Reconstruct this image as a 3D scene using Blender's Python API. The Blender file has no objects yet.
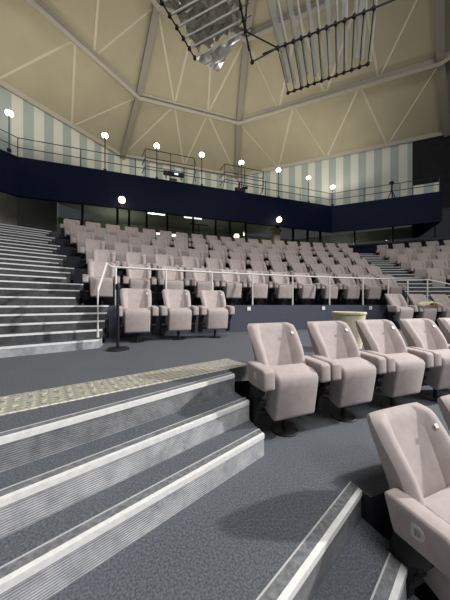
import bpy, bmesh, math, random
from mathutils import Vector, Matrix
random.seed(7)
sc = bpy.context.scene
COL = sc.collection
PI = math.pi

# ------------------------------------------------------------------ materials
def new_mat(name):
    m = bpy.data.materials.new(name); m.use_nodes = True
    nt = m.node_tree; b = nt.nodes['Principled BSDF']
    return m, nt, b

def mat(name, col, rough=0.7, metal=0.0, var=0.0, scale=60.0, bump=0.0, col2=None, sheen=0.0, detail=4.0):
    m, nt, b = new_mat(name)
    b.inputs['Roughness'].default_value = rough
    b.inputs['Metallic'].default_value = metal
    if sheen: b.inputs['Sheen Weight'].default_value = sheen
    c = (*col, 1)
    if var or bump or col2:
        tc = nt.nodes.new('ShaderNodeTexCoord')
        nz = nt.nodes.new('ShaderNodeTexNoise')
        nz.inputs['Scale'].default_value = scale; nz.inputs['Detail'].default_value = detail
        nt.links.new(tc.outputs['Object'], nz.inputs['Vector'])
        rp = nt.nodes.new('ShaderNodeValToRGB')
        if col2 is None:
            lo = tuple(v * (1 - var) for v in col); hi = tuple(min(1, v * (1 + var)) for v in col)
        else:
            lo, hi = col, col2
        rp.color_ramp.elements[0].position = 0.35; rp.color_ramp.elements[1].position = 0.65
        rp.color_ramp.elements[0].color = (*lo, 1); rp.color_ramp.elements[1].color = (*hi, 1)
        nt.links.new(nz.outputs['Fac'], rp.inputs['Fac'])
        nt.links.new(rp.outputs['Color'], b.inputs['Base Color'])
        if bump:
            bp = nt.nodes.new('ShaderNodeBump'); bp.inputs['Strength'].default_value = bump
            bp.inputs['Distance'].default_value = 0.01
            nt.links.new(nz.outputs['Fac'], bp.inputs['Height'])
            nt.links.new(bp.outputs['Normal'], b.inputs['Normal'])
    else:
        b.inputs['Base Color'].default_value = c
    return m

def emit(name, col, strength):
    m, nt, b = new_mat(name)
    b.inputs['Base Color'].default_value = (*col, 1)
    b.inputs['Emission Color'].default_value = (*col, 1)
    b.inputs['Emission Strength'].default_value = strength
    return m

def carpet_mat(name, a, b2, c):
    """tufted loop carpet: fine speckle over a larger worn mottling"""
    m, nt, b = new_mat(name)
    b.inputs['Roughness'].default_value = 0.95
    tc = nt.nodes.new('ShaderNodeTexCoord')
    n1 = nt.nodes.new('ShaderNodeTexNoise'); n1.inputs['Scale'].default_value = 90; n1.inputs['Detail'].default_value = 3
    n2 = nt.nodes.new('ShaderNodeTexNoise'); n2.inputs['Scale'].default_value = 2.2; n2.inputs['Detail'].default_value = 5
    for n in (n1, n2): nt.links.new(tc.outputs['Object'], n.inputs['Vector'])
    r1 = nt.nodes.new('ShaderNodeValToRGB')
    r1.color_ramp.elements[0].position = 0.38; r1.color_ramp.elements[1].position = 0.66
    r1.color_ramp.elements[0].color = (*a, 1); r1.color_ramp.elements[1].color = (*b2, 1)
    mx = nt.nodes.new('ShaderNodeMixRGB'); mx.inputs[2].default_value = (*c, 1)
    mt = nt.nodes.new('ShaderNodeMath'); mt.operation = 'MULTIPLY'; mt.inputs[1].default_value = 0.55
    nt.links.new(n1.outputs['Fac'], r1.inputs['Fac'])
    nt.links.new(n2.outputs['Fac'], mt.inputs[0]); nt.links.new(mt.outputs[0], mx.inputs[0])
    nt.links.new(r1.outputs['Color'], mx.inputs[1]); nt.links.new(mx.outputs[0], b.inputs['Base Color'])
    bp = nt.nodes.new('ShaderNodeBump'); bp.inputs['Strength'].default_value = 0.6; bp.inputs['Distance'].default_value = 0.008
    nt.links.new(n1.outputs['Fac'], bp.inputs['Height']); nt.links.new(bp.outputs['Normal'], b.inputs['Normal'])
    return m

def riser_mat(name, a, b2):
    """ribbed riser carpet: fine horizontal ribs with worn blotches"""
    m, nt, b = new_mat(name)
    b.inputs['Roughness'].default_value = 0.9
    tc = nt.nodes.new('ShaderNodeTexCoord')
    n2 = nt.nodes.new('ShaderNodeTexNoise'); n2.inputs['Scale'].default_value = 7; n2.inputs['Detail'].default_value = 8
    n2.inputs['Roughness'].default_value = 0.7
    nt.links.new(tc.outputs['Object'], n2.inputs['Vector'])
    rp = nt.nodes.new('ShaderNodeValToRGB')
    rp.color_ramp.elements[0].position = 0.35; rp.color_ramp.elements[1].position = 0.62
    rp.color_ramp.elements[0].color = (*a, 1); rp.color_ramp.elements[1].color = (*b2, 1)
    nt.links.new(n2.outputs['Fac'], rp.inputs['Fac'])
    wv = nt.nodes.new('ShaderNodeTexWave'); wv.bands_direction = 'Z'; wv.inputs['Scale'].default_value = 26
    nt.links.new(tc.outputs['Object'], wv.inputs['Vector'])
    mx = nt.nodes.new('ShaderNodeMixRGB'); mx.blend_type = 'MULTIPLY'; mx.inputs[0].default_value = 0.18
    nt.links.new(rp.outputs['Color'], mx.inputs[1]); nt.links.new(wv.outputs['Color'], mx.inputs[2])
    nt.links.new(mx.outputs[0], b.inputs['Base Color'])
    bp = nt.nodes.new('ShaderNodeBump'); bp.inputs['Strength'].default_value = 0.4; bp.inputs['Distance'].default_value = 0.006
    nt.links.new(wv.outputs['Fac'], bp.inputs['Height']); nt.links.new(bp.outputs['Normal'], b.inputs['Normal'])
    return m

def fabric_mat(name, col):
    """woven upholstery: weave bump plus faint tonal variation"""
    m, nt, b = new_mat(name)
    b.inputs['Roughness'].default_value = 0.85; b.inputs['Sheen Weight'].default_value = 0.25
    tc = nt.nodes.new('ShaderNodeTexCoord')
    n = nt.nodes.new('ShaderNodeTexNoise'); n.inputs['Scale'].default_value = 14; n.inputs['Detail'].default_value = 6
    nt.links.new(tc.outputs['Object'], n.inputs['Vector'])
    rp = nt.nodes.new('ShaderNodeValToRGB')
    rp.color_ramp.elements[0].position = 0.3; rp.color_ramp.elements[1].position = 0.7
    rp.color_ramp.elements[0].color = (*[v * .9 for v in col], 1); rp.color_ramp.elements[1].color = (*[v * 1.07 for v in col], 1)
    nt.links.new(n.outputs['Fac'], rp.inputs['Fac']); nt.links.new(rp.outputs['Color'], b.inputs['Base Color'])
    w1 = nt.nodes.new('ShaderNodeTexWave'); w1.bands_direction = 'Z'; w1.inputs['Scale'].default_value = 55
    w1.inputs['Distortion'].default_value = 1.0
    nt.links.new(tc.outputs['Object'], w1.inputs['Vector'])
    bp = nt.nodes.new('ShaderNodeBump'); bp.inputs['Strength'].default_value = 0.12; bp.inputs['Distance'].default_value = 0.003
    nt.links.new(w1.outputs['Fac'], bp.inputs['Height']); nt.links.new(bp.outputs['Normal'], b.inputs['Normal'])
    return m

def stripe_mat(name, width, a, b2):
    """vertical wall panels in two colours, running along local X"""
    m, nt, b = new_mat(name)
    b.inputs['Roughness'].default_value = 0.7
    tc = nt.nodes.new('ShaderNodeTexCoord'); sx = nt.nodes.new('ShaderNodeSeparateXYZ')
    nt.links.new(tc.outputs['Object'], sx.inputs[0])
    d = nt.nodes.new('ShaderNodeMath'); d.operation = 'DIVIDE'; d.inputs[1].default_value = 2 * width
    f = nt.nodes.new('ShaderNodeMath'); f.operation = 'FRACT'
    g = nt.nodes.new('ShaderNodeMath'); g.operation = 'GREATER_THAN'; g.inputs[1].default_value = 0.5
    nt.links.new(sx.outputs['X'], d.inputs[0]); nt.links.new(d.outputs[0], f.inputs[0]); nt.links.new(f.outputs[0], g.inputs[0])
    mx = nt.nodes.new('ShaderNodeMixRGB'); mx.inputs[1].default_value = (*a, 1); mx.inputs[2].default_value = (*b2, 1)
    nt.links.new(g.outputs[0], mx.inputs[0]); nt.links.new(mx.outputs[0], b.inputs['Base Color'])
    return m

def plate_mat(name):
    m, nt, b = new_mat(name)
    b.inputs['Metallic'].default_value = 0.35; b.inputs['Roughness'].default_value = 0.42
    b.inputs['Base Color'].default_value = (.56, .54, .46, 1)
    tc = nt.nodes.new('ShaderNodeTexCoord')
    mp = nt.nodes.new('ShaderNodeMapping'); mp.inputs['Rotation'].default_value = (0, 0, PI / 4)
    nt.links.new(tc.outputs['Object'], mp.inputs[0])
    ck = nt.nodes.new('ShaderNodeTexChecker'); ck.inputs['Scale'].default_value = 26
    ck.inputs['Color1'].default_value = (.60, .59, .50, 1); ck.inputs['Color2'].default_value = (.44, .43, .37, 1)
    nt.links.new(mp.outputs[0], ck.inputs['Vector'])
    nt.links.new(ck.outputs['Color'], b.inputs['Base Color'])
    bp = nt.nodes.new('ShaderNodeBump'); bp.inputs['Strength'].default_value = 0.9; bp.inputs['Distance'].default_value = 0.01
    nt.links.new(ck.outputs['Fac'], bp.inputs['Height']); nt.links.new(bp.outputs['Normal'], b.inputs['Normal'])
    return m

def glass_mat(name, tint, alpha, rough=0.02):
    m = bpy.data.materials.new(name); m.use_nodes = True
    nt = m.node_tree; nt.nodes.clear()
    out = nt.nodes.new('ShaderNodeOutputMaterial'); mix = nt.nodes.new('ShaderNodeMixShader')
    tr = nt.nodes.new('ShaderNodeBsdfTransparent'); gl = nt.nodes.new('ShaderNodeBsdfGlossy')
    tr.inputs[0].default_value = (*tint, 1); gl.inputs['Roughness'].default_value = rough
    gl.inputs['Color'].default_value = (.9, .92, .92, 1)
    mix.inputs[0].default_value = alpha
    nt.links.new(tr.outputs[0], mix.inputs[1]); nt.links.new(gl.outputs[0], mix.inputs[2]); nt.links.new(mix.outputs[0], out.inputs[0])
    return m

def acrylic_mat(name):
    m = glass_mat(name, (.93, .94, .94), .35, .2)
    nt = m.node_tree; out = [n for n in nt.nodes if n.type == 'OUTPUT_MATERIAL'][0]; mix = [n for n in nt.nodes if n.type == 'MIX_SHADER'][0]
    df = nt.nodes.new('ShaderNodeBsdfDiffuse'); df.inputs[0].default_value = (.85, .85, .82, 1)
    m2 = nt.nodes.new('ShaderNodeMixShader'); m2.inputs[0].default_value = .5
    nt.links.new(mix.outputs[0], m2.inputs[1]); nt.links.new(df.outputs[0], m2.inputs[2]); nt.links.new(m2.outputs[0], out.inputs[0])
    return m

M = dict(
    fabric=fabric_mat('mauve_fabric', (.45, .385, .372)),
    black=mat('black_metal', (.012, .012, .014), .45, .2),
    steel=mat('satin_steel', (.74, .73, .70), .35, .35),
    plate=mat('white_plate', (.80, .78, .74), .4),
    carpet=carpet_mat('blue_grey_carpet', (.045, .052, .065), (.135, .148, .168), (.135, .147, .165)),
    carpet_hi=carpet_mat('tier_carpet', (.04, .045, .054), (.10, .108, .122), (.09, .096, .108)),
    riser=riser_mat('riser_carpet', (.31, .322, .35), (.56, .57, .585)),
    riser_dark=riser_mat('stair_riser_carpet', (.045, .048, .055), (.105, .11, .118)),
    nosing=mat('white_nosing', (.80, .80, .79), .5, 0, .06, 30, .1),
    insert=mat('grey_nosing_insert', (.17, .178, .19), .6, 0, .3, 40),
    thin=mat('pale_edge', (.5, .5, .5), .5),
    navy=mat('navy_panel', (.0022, .0050, .026), .6, 0, .15, 3),
    navy_wall=mat('navy_carpet_wall', (.062, .068, .098), .9, 0, .2, 70, .2),
    tier_face=mat('tier_face', (.03, .033, .045), .9, 0, .2, 50, .1),
    roof=mat('beige_roof_panel', (.365, .328, .228), .85, 0, .04, .8),
    rib=mat('grey_roof_rib', (.235, .215, .18), .6),
    beam=mat('ring_beam_paint', (.38, .35, .285), .6),
    strut=mat('strut_paint', (.50, .46, .35), .6),
    rail=mat('white_rail', (.74, .72, .68), .35),
    dark_rail=mat('dark_rail', (.05, .055, .055), .4, .5),
    stripes=stripe_mat('striped_panels', .44, (.62, .62, .55), (.345, .41, .385)),
    curtain=mat('black_wall', (.010, .010, .013), .9, 0, .3, 4),
    room=mat('room_wall', (.22, .22, .19), .8, 0, .1, 2),
    room_dark=mat('dark_green_wall', (.025, .03, .027), .8, 0, .15, 3),
    glass=glass_mat('window_glass', (.62, .66, .63), .12),
    acrylic=acrylic_mat('clear_acrylic'),
    foil=mat('silver_foil', (.74, .73, .70), .35, .7, .15, 9, .5),
    tube=mat('white_tube', (.72, .70, .64), .55),
    beige=mat('beige_board', (.50, .42, .30), .7, 0, .1, 5),
    yellow=mat('pale_yellow_plastic', (.74, .69, .50), .5, 0, .06, 5),
    cloth=mat('pale_yellow_cloth', (.84, .80, .58), .85, 0, .1, 12, .2),
    checker=plate_mat('tread_plate'),
    lamp=emit('flood_lamp', (1.0, .93, .78), 14.0),
    lamp_dim=emit('flood_lamp_dim', (1.0, .92, .76), 7.0),
    globe=emit('yellow_globe', (1.0, .80, .42), 5.0),
    strip=emit('room_light', (1.0, .97, .88), 4.0),
    warm_strip=emit('warm_room_light', (1.0, .88, .55), 9.0),
    screen=emit('projection_screen', (.62, .60, .66), .28),
    blue_led=emit('blue_led', (.35, .5, 1.0), 3.0),
)

M['navy'].node_tree.nodes['Principled BSDF'].inputs['Specular IOR Level'].default_value = .12
# ------------------------------------------------------------------ mesh helpers
def obj(name, bm, m, parent=None, loc=None, smooth=False):
    me = bpy.data.meshes.new(name)
    bmesh.ops.recalc_face_normals(bm, faces=bm.faces)
    bm.to_mesh(me); bm.free()
    for mm in (m if isinstance(m, (list, tuple)) else [m]): me.materials.append(mm)
    if smooth:
        for p in me.polygons: p.use_smooth = True
    o = bpy.data.objects.new(name, me); COL.objects.link(o)
    if parent: o.parent = parent
    if loc: o.location = loc
    return o

def smooth_by_angle(o, deg=40):
    me = o.data
    for p in me.polygons: p.use_smooth = True
    try: me.set_sharp_from_angle(angle=math.radians(deg))
    except Exception: pass

def thing(name, label, cat, loc=(0, 0, 0), rz=0, group=None):
    o = bpy.data.objects.new(name, None); COL.objects.link(o)
    o.empty_display_size = .1
    o.location = loc; o.rotation_euler = (0, 0, rz)
    return tag(o, label, cat, group)

def tag(o, label, cat, group=None):
    o['label'] = label; o['category'] = cat
    if group: o['group'] = group
    return o

def struct(o, label=None, cat=None):
    o['kind'] = 'structure'
    if label: o['label'] = label; o['category'] = cat
    return o

def add_box(bm, c, s, rot=None, bev=0, seg=2, mi=0):
    r = bmesh.ops.create_cube(bm, size=1)
    vs = r['verts']
    bmesh.ops.scale(bm, vec=s, verts=vs)
    if bev:
        es = list({e for v in vs for e in v.link_edges})
        rr = bmesh.ops.bevel(bm, geom=es, offset=bev, segments=seg, affect='EDGES', profile=.5)
        vs = list({v for f in rr['faces'] for v in f.verts} | {v for v in vs if v.is_valid})
    mtx = Matrix.Translation(c)
    if rot is not None: mtx = mtx @ rot
    bmesh.ops.transform(bm, matrix=mtx, verts=vs)
    if mi:
        for f in {f for v in vs for f in v.link_faces}: f.material_index = mi
    return vs

def frame_to(d, up=Vector((0, 0, 1))):
    """matrix whose local X runs along d, local Z as near to up as possible"""
    x = d.normalized()
    if abs(x.dot(up)) > .98: up = Vector((0, 1, 0))
    y = up.cross(x).normalized(); z = x.cross(y)
    return Matrix((x, y, z)).transposed().to_4x4()

def add_bar(bm, a, b, w, h, up=Vector((0, 0, 1))):
    a, b = Vector(a), Vector(b)
    d = b - a
    return add_box(bm, (a + b) / 2, (d.length, w, h), frame_to(d, up))

def add_tube(bm, pts, r, n=8, caps=True):
    pts = [Vector(p) for p in pts]; rings = []
    for i, p in enumerate(pts):
        if i == 0: d = pts[1] - p
        elif i == len(pts) - 1: d = p - pts[i - 1]
        else: d = (pts[i + 1] - p).normalized() + (p - pts[i - 1]).normalized()
        fm = frame_to(d)
        ring = []
        for k in range(n):
            t = 2 * PI * k / n
            ring.append(bm.verts.new(p + (fm @ Vector((0, math.cos(t) * r, math.sin(t) * r)))))
        rings.append(ring)
    for i in range(len(rings) - 1):
        for k in range(n):
            bm.faces.new((rings[i][k], rings[i][(k + 1) % n], rings[i + 1][(k + 1) % n], rings[i + 1][k]))
    if caps:
        bm.faces.new(rings[0][::-1]); bm.faces.new(rings[-1])

def add_lathe(bm, prof, n=20, c=(0, 0, 0)):
    rings = []
    for r, z in prof:
        rings.append([bm.verts.new((c[0] + r * math.cos(2 * PI * k / n), c[1] + r * math.sin(2 * PI * k / n), c[2] + z)) for k in range(n)])
    for i in range(len(rings) - 1):
        for k in range(n):
            bm.faces.new((rings[i][k], rings[i][(k + 1) % n], rings[i + 1][(k + 1) % n], rings[i + 1][k]))
    bm.faces.new(rings[0][::-1]); bm.faces.new(rings[-1])

def add_prism(bm, poly, z0, z1, side_mi=0, top_mi=0):
    lo = [bm.verts.new((x, y, z0)) for x, y in poly]; hi = [bm.verts.new((x, y, z1)) for x, y in poly]
    n = len(poly)
    f = bm.faces.new(hi); f.material_index = top_mi
    f = bm.faces.new(lo[::-1]); f.material_index = side_mi
    for i in range(n):
        f = bm.faces.new((lo[i], lo[(i + 1) % n], hi[(i + 1) % n], hi[i])); f.material_index = side_mi

def BM(): return bmesh.new()

# ------------------------------------------------------------------ camera
YAW = math.radians(18.6)
CAM = Vector((-2.8, 6.27, 1.2))
cam = bpy.data.cameras.new('camera'); co = bpy.data.objects.new('camera', cam); COL.objects.link(co)
co.location = CAM; co.rotation_euler = (PI / 2, 0, -YAW)
cam.sensor_fit = 'VERTICAL'; cam.sensor_height = 36; cam.lens = 36 * 245 / 600
cam.shift_y = 4 / 600; cam.clip_start = .05; cam.clip_end = 200
sc.camera = co

# ------------------------------------------------------------------ auditorium plan
CX, CY = .3, -19.5            # centre of the seating arcs
def arc_y(R, x): return CY + math.sqrt(R * R - (x - CX) ** 2)
def arc_pts(R, x0, x1, n=18): return [(x0 + (x1 - x0) * i / n, arc_y(R, x0 + (x1 - x0) * i / n)) for i in range(n + 1)]
RISE = .5
Z1 = 1.167                    # first tier of the main bank
TIER_R = [31.5 + 1.1 * k for k in range(7)]
TIER_Z = [Z1 + RISE * k for k in range(7)]
XL = [-3.45, -4.12, -4.55, -5.0, -5.45, -5.9, -6.3]
XR = [6.2, 6.15, 6.6, 7.2, 7.8, 8.4, 8.9]
T24 = math.tan(math.radians(24.0))

# --- landing, walkway and lower floors -------------------------------------------------
def nose_y(x, x0, y0): return y0 + (x - x0) * T24
STEP_X, = (-1.92,)
N1, N2, N3 = (-1.94, 8.53), (-1.90, 8.27), (-1.888, 8.01)
N4, N5, N6 = (-1.47, 7.48), (-1.445, 7.20), (-1.43, 6.93)
LEFT = -6.5

bm = BM()
add_prism(bm, [(N1[0], N1[1]), (-1.94, 8.86)] + arc_pts(28.4, -1.94, 9.5, 14)[1:] + [(9.5, 13.5), (-9, 13.5), (-9, nose_y(-9, *N1)), (LEFT, nose_y(LEFT, *N1))], .32, .5, 1, 0)
fl = obj('floor', bm, [M['carpet'], M['riser']]); struct(fl, 'grey-blue carpeted landing in front of the low navy wall', 'landing')

def floor_part(name, poly, z0, z1, label, mats=None):
    b = BM(); add_prism(b, poly, z0, z1, 1, 0)
    return struct(obj(name, b, mats or [M['carpet'], M['tier_face']]), label, 'floor')
floor_part('floor', [(LEFT, nose_y(LEFT, *N4)), N4] + arc_pts(26.98, -1.46, 9.5, 12) + [(9.5, 12), (LEFT, 12)], -.2, 0,
           'blue-grey carpet walkway and row floor between the two flights of steps')
floor_part('floor', [(-7, 3.5), (9.5, 3.5), (9.5, 9.5), (-7, 9.5)], -.75, -.5, 'dark carpet floor of the lowest row at bottom right')
# far side of the landing's back edge (riser behind the front row of seats)

# --- the foreground steps ----------------------------------------------------------------
def step_flight(name, noses, z_list, depth_extra, label):
    """carpeted steps: noses = right end of each nosing edge (front), z = top"""
    root = thing(name, label, 'steps')
    root['kind'] = 'structure'
    for i, ((nx, ny), z) in enumerate(zip(noses, z_list)):
        back = .30 if i < len(noses) - 1 or depth_extra is None else depth_extra
        a = (nx, ny); b = (LEFT, nose_y(LEFT, nx, ny))
        # tread/riser block
        bm = BM()
        x2 = noses[i - 1][0] if i else nx
        add_prism(bm, [b, a, (x2, ny + back), (LEFT, b[1] + back)], z - .1667, z - .001, 1, 0)
        obj('step', bm, [M['carpet'], M['riser']], root)
        t = Vector((math.cos(math.radians(24)), math.sin(math.radians(24)), 0)); nrm = Vector((-t.y, t.x, 0))
        A = Vector((nx, ny, z)); B = Vector((LEFT, b[1], z))
        bm = BM(); 
        off = lambda p, u, dz: p + nrm * u + Vector((0, 0, dz))
        def strip(u0, u1, h0, h1):
            bm = BM()
            q = [off(A, u0, 0), off(A, u1, 0), off(B, u1, 0), off(B, u0, 0)]
            # trim the right end square to the aisle side
            for k in (0, 1):
                u = (u0, u1)[k]; q[k] = Vector((nx, ny + u / math.cos(math.radians(24)), 0))
            add_prism(bm, [(p.x, p.y) for p in q], z + h0, z + h1)
            return bm
        no = obj('nosing', strip(-.006, .022, -.026, .007), M['nosing'], root)
        obj('grip_insert', strip(.022, .072, -.004, .005), M['insert'], no)
        obj('edge_trim', strip(.072, .080, -.004, .007), M['thin'], no)
    return root
step_flight('steps', [N1, N2, N3], [.5, .333, .1667], None, 'three carpeted steps with white nosings rising to the landing')
step_flight('steps', [N4, N5, N6], [0, -.1667, -.333], None, 'lower flight of steps at bottom right descending beside the D seat')

# --- tread plate on the landing ------------------------------------------------------------
ang = math.radians(18.5)
bm = BM(); add_box(bm, (0, 0, .006), (4.6, .40, .012), None, .003, 1)
for i in range(58):
    for j in range(5):
        add_box(bm, (-2.25 + i * .079, -.15 + j * .075, .0135), (.05, .014, .006), Matrix.Rotation(PI / 4 * (1 if (i + j) % 2 else -1), 4, 'Z'))
o = obj('tread_plate', bm, M['checker'])
o.location = (-1.66 - math.cos(ang) * 2.3 - math.sin(ang) * .2, 8.82 - math.sin(ang) * 2.3 + math.cos(ang) * .2, .5)
o.rotation_euler = (0, 0, ang)
tag(o, 'yellowish metal tread plate strip lying across the carpeted landing', 'tread plate')

# --- tiers of the main bank ---------------------------------------------------------------------
for k in range(7):
    xl, xr = XL[k], XR[k]
    front = arc_pts(TIER_R[k], xl, xr)
    if k < 6: back = arc_pts(TIER_R[k + 1] + .02, xl, xr)
    else: back = [(xl, 20.6), (xr, 20.6)]
    if k == 0: back = arc_pts(TIER_R[1] + .02, -4.2, xr)
    bm = BM(); add_prism(bm, front + back[::-1], .45 if k == 0 else TIER_Z[k - 1] - .05, TIER_Z[k], 1, 0)
    if k == 0:
        o = obj('seating_tier', bm, [M['carpet_hi'], M['navy_wall']])
        struct(o, 'carpeted tier 1 of the main seating bank, counted upward', 'tier')
        wf = arc_pts(TIER_R[0] - .03, xl, xr); bm = BM(); add_prism(bm, wf + arc_pts(TIER_R[0] + .07, xl, xr)[::-1], .49, TIER_Z[0] + .004, 0, 0)
        o = obj('wall_front', bm, [M['navy_wall']])
        struct(o, 'low navy wall carrying the first tier of seats, with step lights', 'wall')
        for x in (-.25, 2.02, 3.62):
            b2 = BM(); add_box(b2, (0, 0, 0), (.10, .02, .10), None, .008, 2)
            t_ = math.asin((x - CX) / TIER_R[0])
            lt = obj('step_light', b2, M['plate'], None, (CX + (TIER_R[0] - .038) * math.sin(t_), CY + (TIER_R[0] - .038) * math.cos(t_), 1.08))
            lt.rotation_euler = (0, 0, -t_)
            nm = {-.25: 'leftmost', 2.02: 'middle', 3.62: 'rightmost'}[x]
            tag(lt, nm + ' of three small white square step lights on the navy wall', 'step light', 'step lights on the navy wall')
    else:
        o = obj('seating_tier', bm, [M['carpet_hi'], M['tier_face']])
        struct(o, 'carpeted tier %d of the main seating bank, counted upward' % (k + 1), 'tier')

# --- aisle stairs -------------------------------------------------------------------------------
def aisle(name, side, label):
    """stairs up beside the bank: side -1 left, +1 right"""
    root = thing(name, label, 'stairs'); root['kind'] = 'structure'
    tan20 = math.tan(math.radians(19)); L = 5.0 if side < 0 else 3.6
    steps = []
    # landing to first tier, five low risers
    for i in range(5):
        steps.append((XL[0] if side < 0 else XR[0], arc_y(TIER_R[0], XL[0]) - .02 - .29 * (4 - i) if side < 0 else arc_y(TIER_R[0], XR[0]) - .30 * (4 - i), .5 + .1334 * (i + 1)))
    for k in range(1, 7):
        X = XL[k] if side < 0 else XR[k]
        y1 = arc_y(TIER_R[k], X)
        for j in range(3):
            steps.append((X, y1 - .365 * (2 - j), TIER_Z[k - 1] + RISE * (j + 1) / 3))
    for i, (x, y, z) in enumerate(steps):
        ynext = steps[i + 1][1] if i + 1 < len(steps) else y + 2.2
        dep = ynext - y + .25 if i + 1 < len(steps) else 2.2
        x2 = x + side * L; y2 = y - L * tan20
        rise = .1334 if i < 5 else RISE / 3
        bm = BM()
        pol = [(x, y), (x2, y2), (x2, y2 + dep), (x, y + dep)]
        add_prism(bm, pol, z - rise - (.12), z - .001, 1, 0)
        mat_r = M['riser'] if i == 0 and side < 0 else M['riser_dark']
        obj('step', bm, [M['carpet_hi'], mat_r], root)
        bm = BM()
        wn = .03
        add_prism(bm, [(x, y - .006), (x2, y2 - .006), (x2, y2 + wn), (x, y + wn)], z - .024, z + .006)
        obj('nosing', bm, M['nosing'], root)
    return root
aisle('staircase', -1, 'wide carpeted stairs with white nosings climbing at the left')
aisle('staircase', 1, 'carpeted stairs with white nosings climbing between main and right-hand banks')

# ------------------------------------------------------------------ theatre seat
def loft(bm, rings):
    vr = [[bm.verts.new(p) for p in r] for r in rings]
    n = len(vr[0])
    for i in range(len(vr) - 1):
        for k in range(n):
            bm.faces.new((vr[i][k], vr[i][(k + 1) % n], vr[i + 1][(k + 1) % n], vr[i + 1][k]))
    bm.faces.new(vr[0][::-1]); bm.faces.new(vr[-1])

def backrest_bm():
    """curved padded shell: side bolsters, hollow centre, rounded head"""
    bm = BM(); rings = []
    N = 33
    for i in range(N):
        v = i / (N - 1)
        z = .30 + .70 * v
        # recline, with a lumbar swell and the head coming forward a little
        yc = .05 + .20 * v ** 1.15 - .018 * math.sin(v * PI * 1.4)
        hw = .242 + .042 * min(1, v * 1.25) ** 1.2
        thick = .125 - .02 * v
        if v > .91:
            q = (v - .91) / .09
            s = math.sqrt(max(0, 1 - q ** 2.6)); hw = hw * (.84 + .16 * s); thick = thick * (.30 + .70 * s)
        bol = .088 * min(1, v * 3.0) * (1 - .72 * max(0, (v - .62) / .38) ** 1.3)
        ring = []
        K = 22
        for k in range(K + 1):          # front, left to right
            u = -1 + 2 * k / K
            a = abs(u)
            st = max(0, min(1, (a - .54) / .15)); st = st * st * (3 - 2 * st)
            edge = max(0, (a - .86) / .14)
            y = yc - bol * st + .05 * edge ** 2 + .012 * (1 - u * u) 
            ring.append((u * hw, y - thick * .45, z))
        for k in range(K - 5, 4, -1):   # back, right to left
            u = -1 + 2 * k / K
            u *= 1.55
            u = max(-1, min(1, u))
            ring.append((u * hw * .97, yc + thick * (.62 - .28 * u ** 4), z))
        rings.append(ring)
    loft(bm, rings)
    return bm

def profile_solid(prof, x0, x1, bev, seg=3):
    bm = BM()
    a = [bm.verts.new((x0, y, z)) for y, z in prof]; b = [bm.verts.new((x1, y, z)) for y, z in prof]
    n = len(prof)
    bm.faces.new(a); bm.faces.new(b[::-1])
    es = []
    for i in range(n): bm.faces.new((a[i], b[i], b[(i + 1) % n], a[(i + 1) % n]))
    bm.normal_update()
    bmesh.ops.recalc_face_normals(bm, faces=bm.faces)
    if bev:
        es = [e for e in bm.edges if len(e.link_faces) == 2 and e.calc_face_angle(0) > .6]
        bmesh.ops.bevel(bm, geom=es, offset=bev, segments=seg, affect='EDGES', profile=.5)
    return bm

def make_seat(name, label, group):
    t = thing(name, label, 'seat', group=group)
    o = obj('backrest', backrest_bm(), M['fabric'], t); smooth_by_angle(o, 50)
    # number plate high on the right bolster
    bm = BM(); add_box(bm, (0, 0, 0), (.032, .003, .028), Matrix.Rotation(math.radians(-33), 4, 'X'), .001, 1)
    obj('number_plate', bm, M['plate'], o, (.195, .1345, .905))
    # tipped-up cushion: front edge on top, smooth underside facing out
    c = profile_solid([(.03, .24), (-.13, .175), (-.175, .20), (-.222, .48), (-.226, .545), (-.205, .585), (-.14, .61), (-.02, .63), (.04, .60), (.04, .35)], -.215, .215, .022, 3)
    o = obj('seat_cushion', c, M['fabric'], t); smooth_by_angle(o, 45)
    for s in (-1, 1):
        bm = profile_solid([(.055, .492), (.105, .655), (.08, .668), (-.19, .652), (-.222, .635), (-.226, .492), (-.21, .478), (.04, .478)], s * .250, s * .357, .016, 3)
        a = obj('armrest', bm, M['fabric'], t); smooth_by_angle(a, 45)
    for s in (-1, 1):
        bm = profile_solid([(.13, .12), (.06, .485), (-.12, .485), (-.10, .40), (-.04, .36), (-.0, .12)], s * .27, s * .34, .01, 1)
        add_tube(bm, [(s * .235, -.02, .30), (s * .33, -.02, .30)], .028, 10)
        obj('bracket', bm, M['black'], t)
    bm = BM()
    add_tube(bm, [(0, .0, .01), (0, .0, .29)], .024, 12)
    add_box(bm, (0, .02, .205), (.62, .05, .04), None, .006, 1)
    add_box(bm, (0, .07, .26), (.40, .16, .05), None, .01, 1)
    obj('pedestal', bm, M['black'], t)
    bm = BM(); add_lathe(bm, [(.128, 0), (.128, .008), (.118, .014), (.04, .018)], 24)
    obj('foot_plate', bm, M['black'], t)
    return t

def dup(root, label, loc, rz, group):
    r = root.copy(); COL.objects.link(r); r.location = loc; r.rotation_euler = (0, 0, rz)
    r['label'] = label; r['group'] = group
    for ch in list(root.children):
        c = ch.copy(); COL.objects.link(c); c.parent = r
        for g in ch.children:
            d = g.copy(); COL.objects.link(d); d.parent = c
    return r

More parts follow.
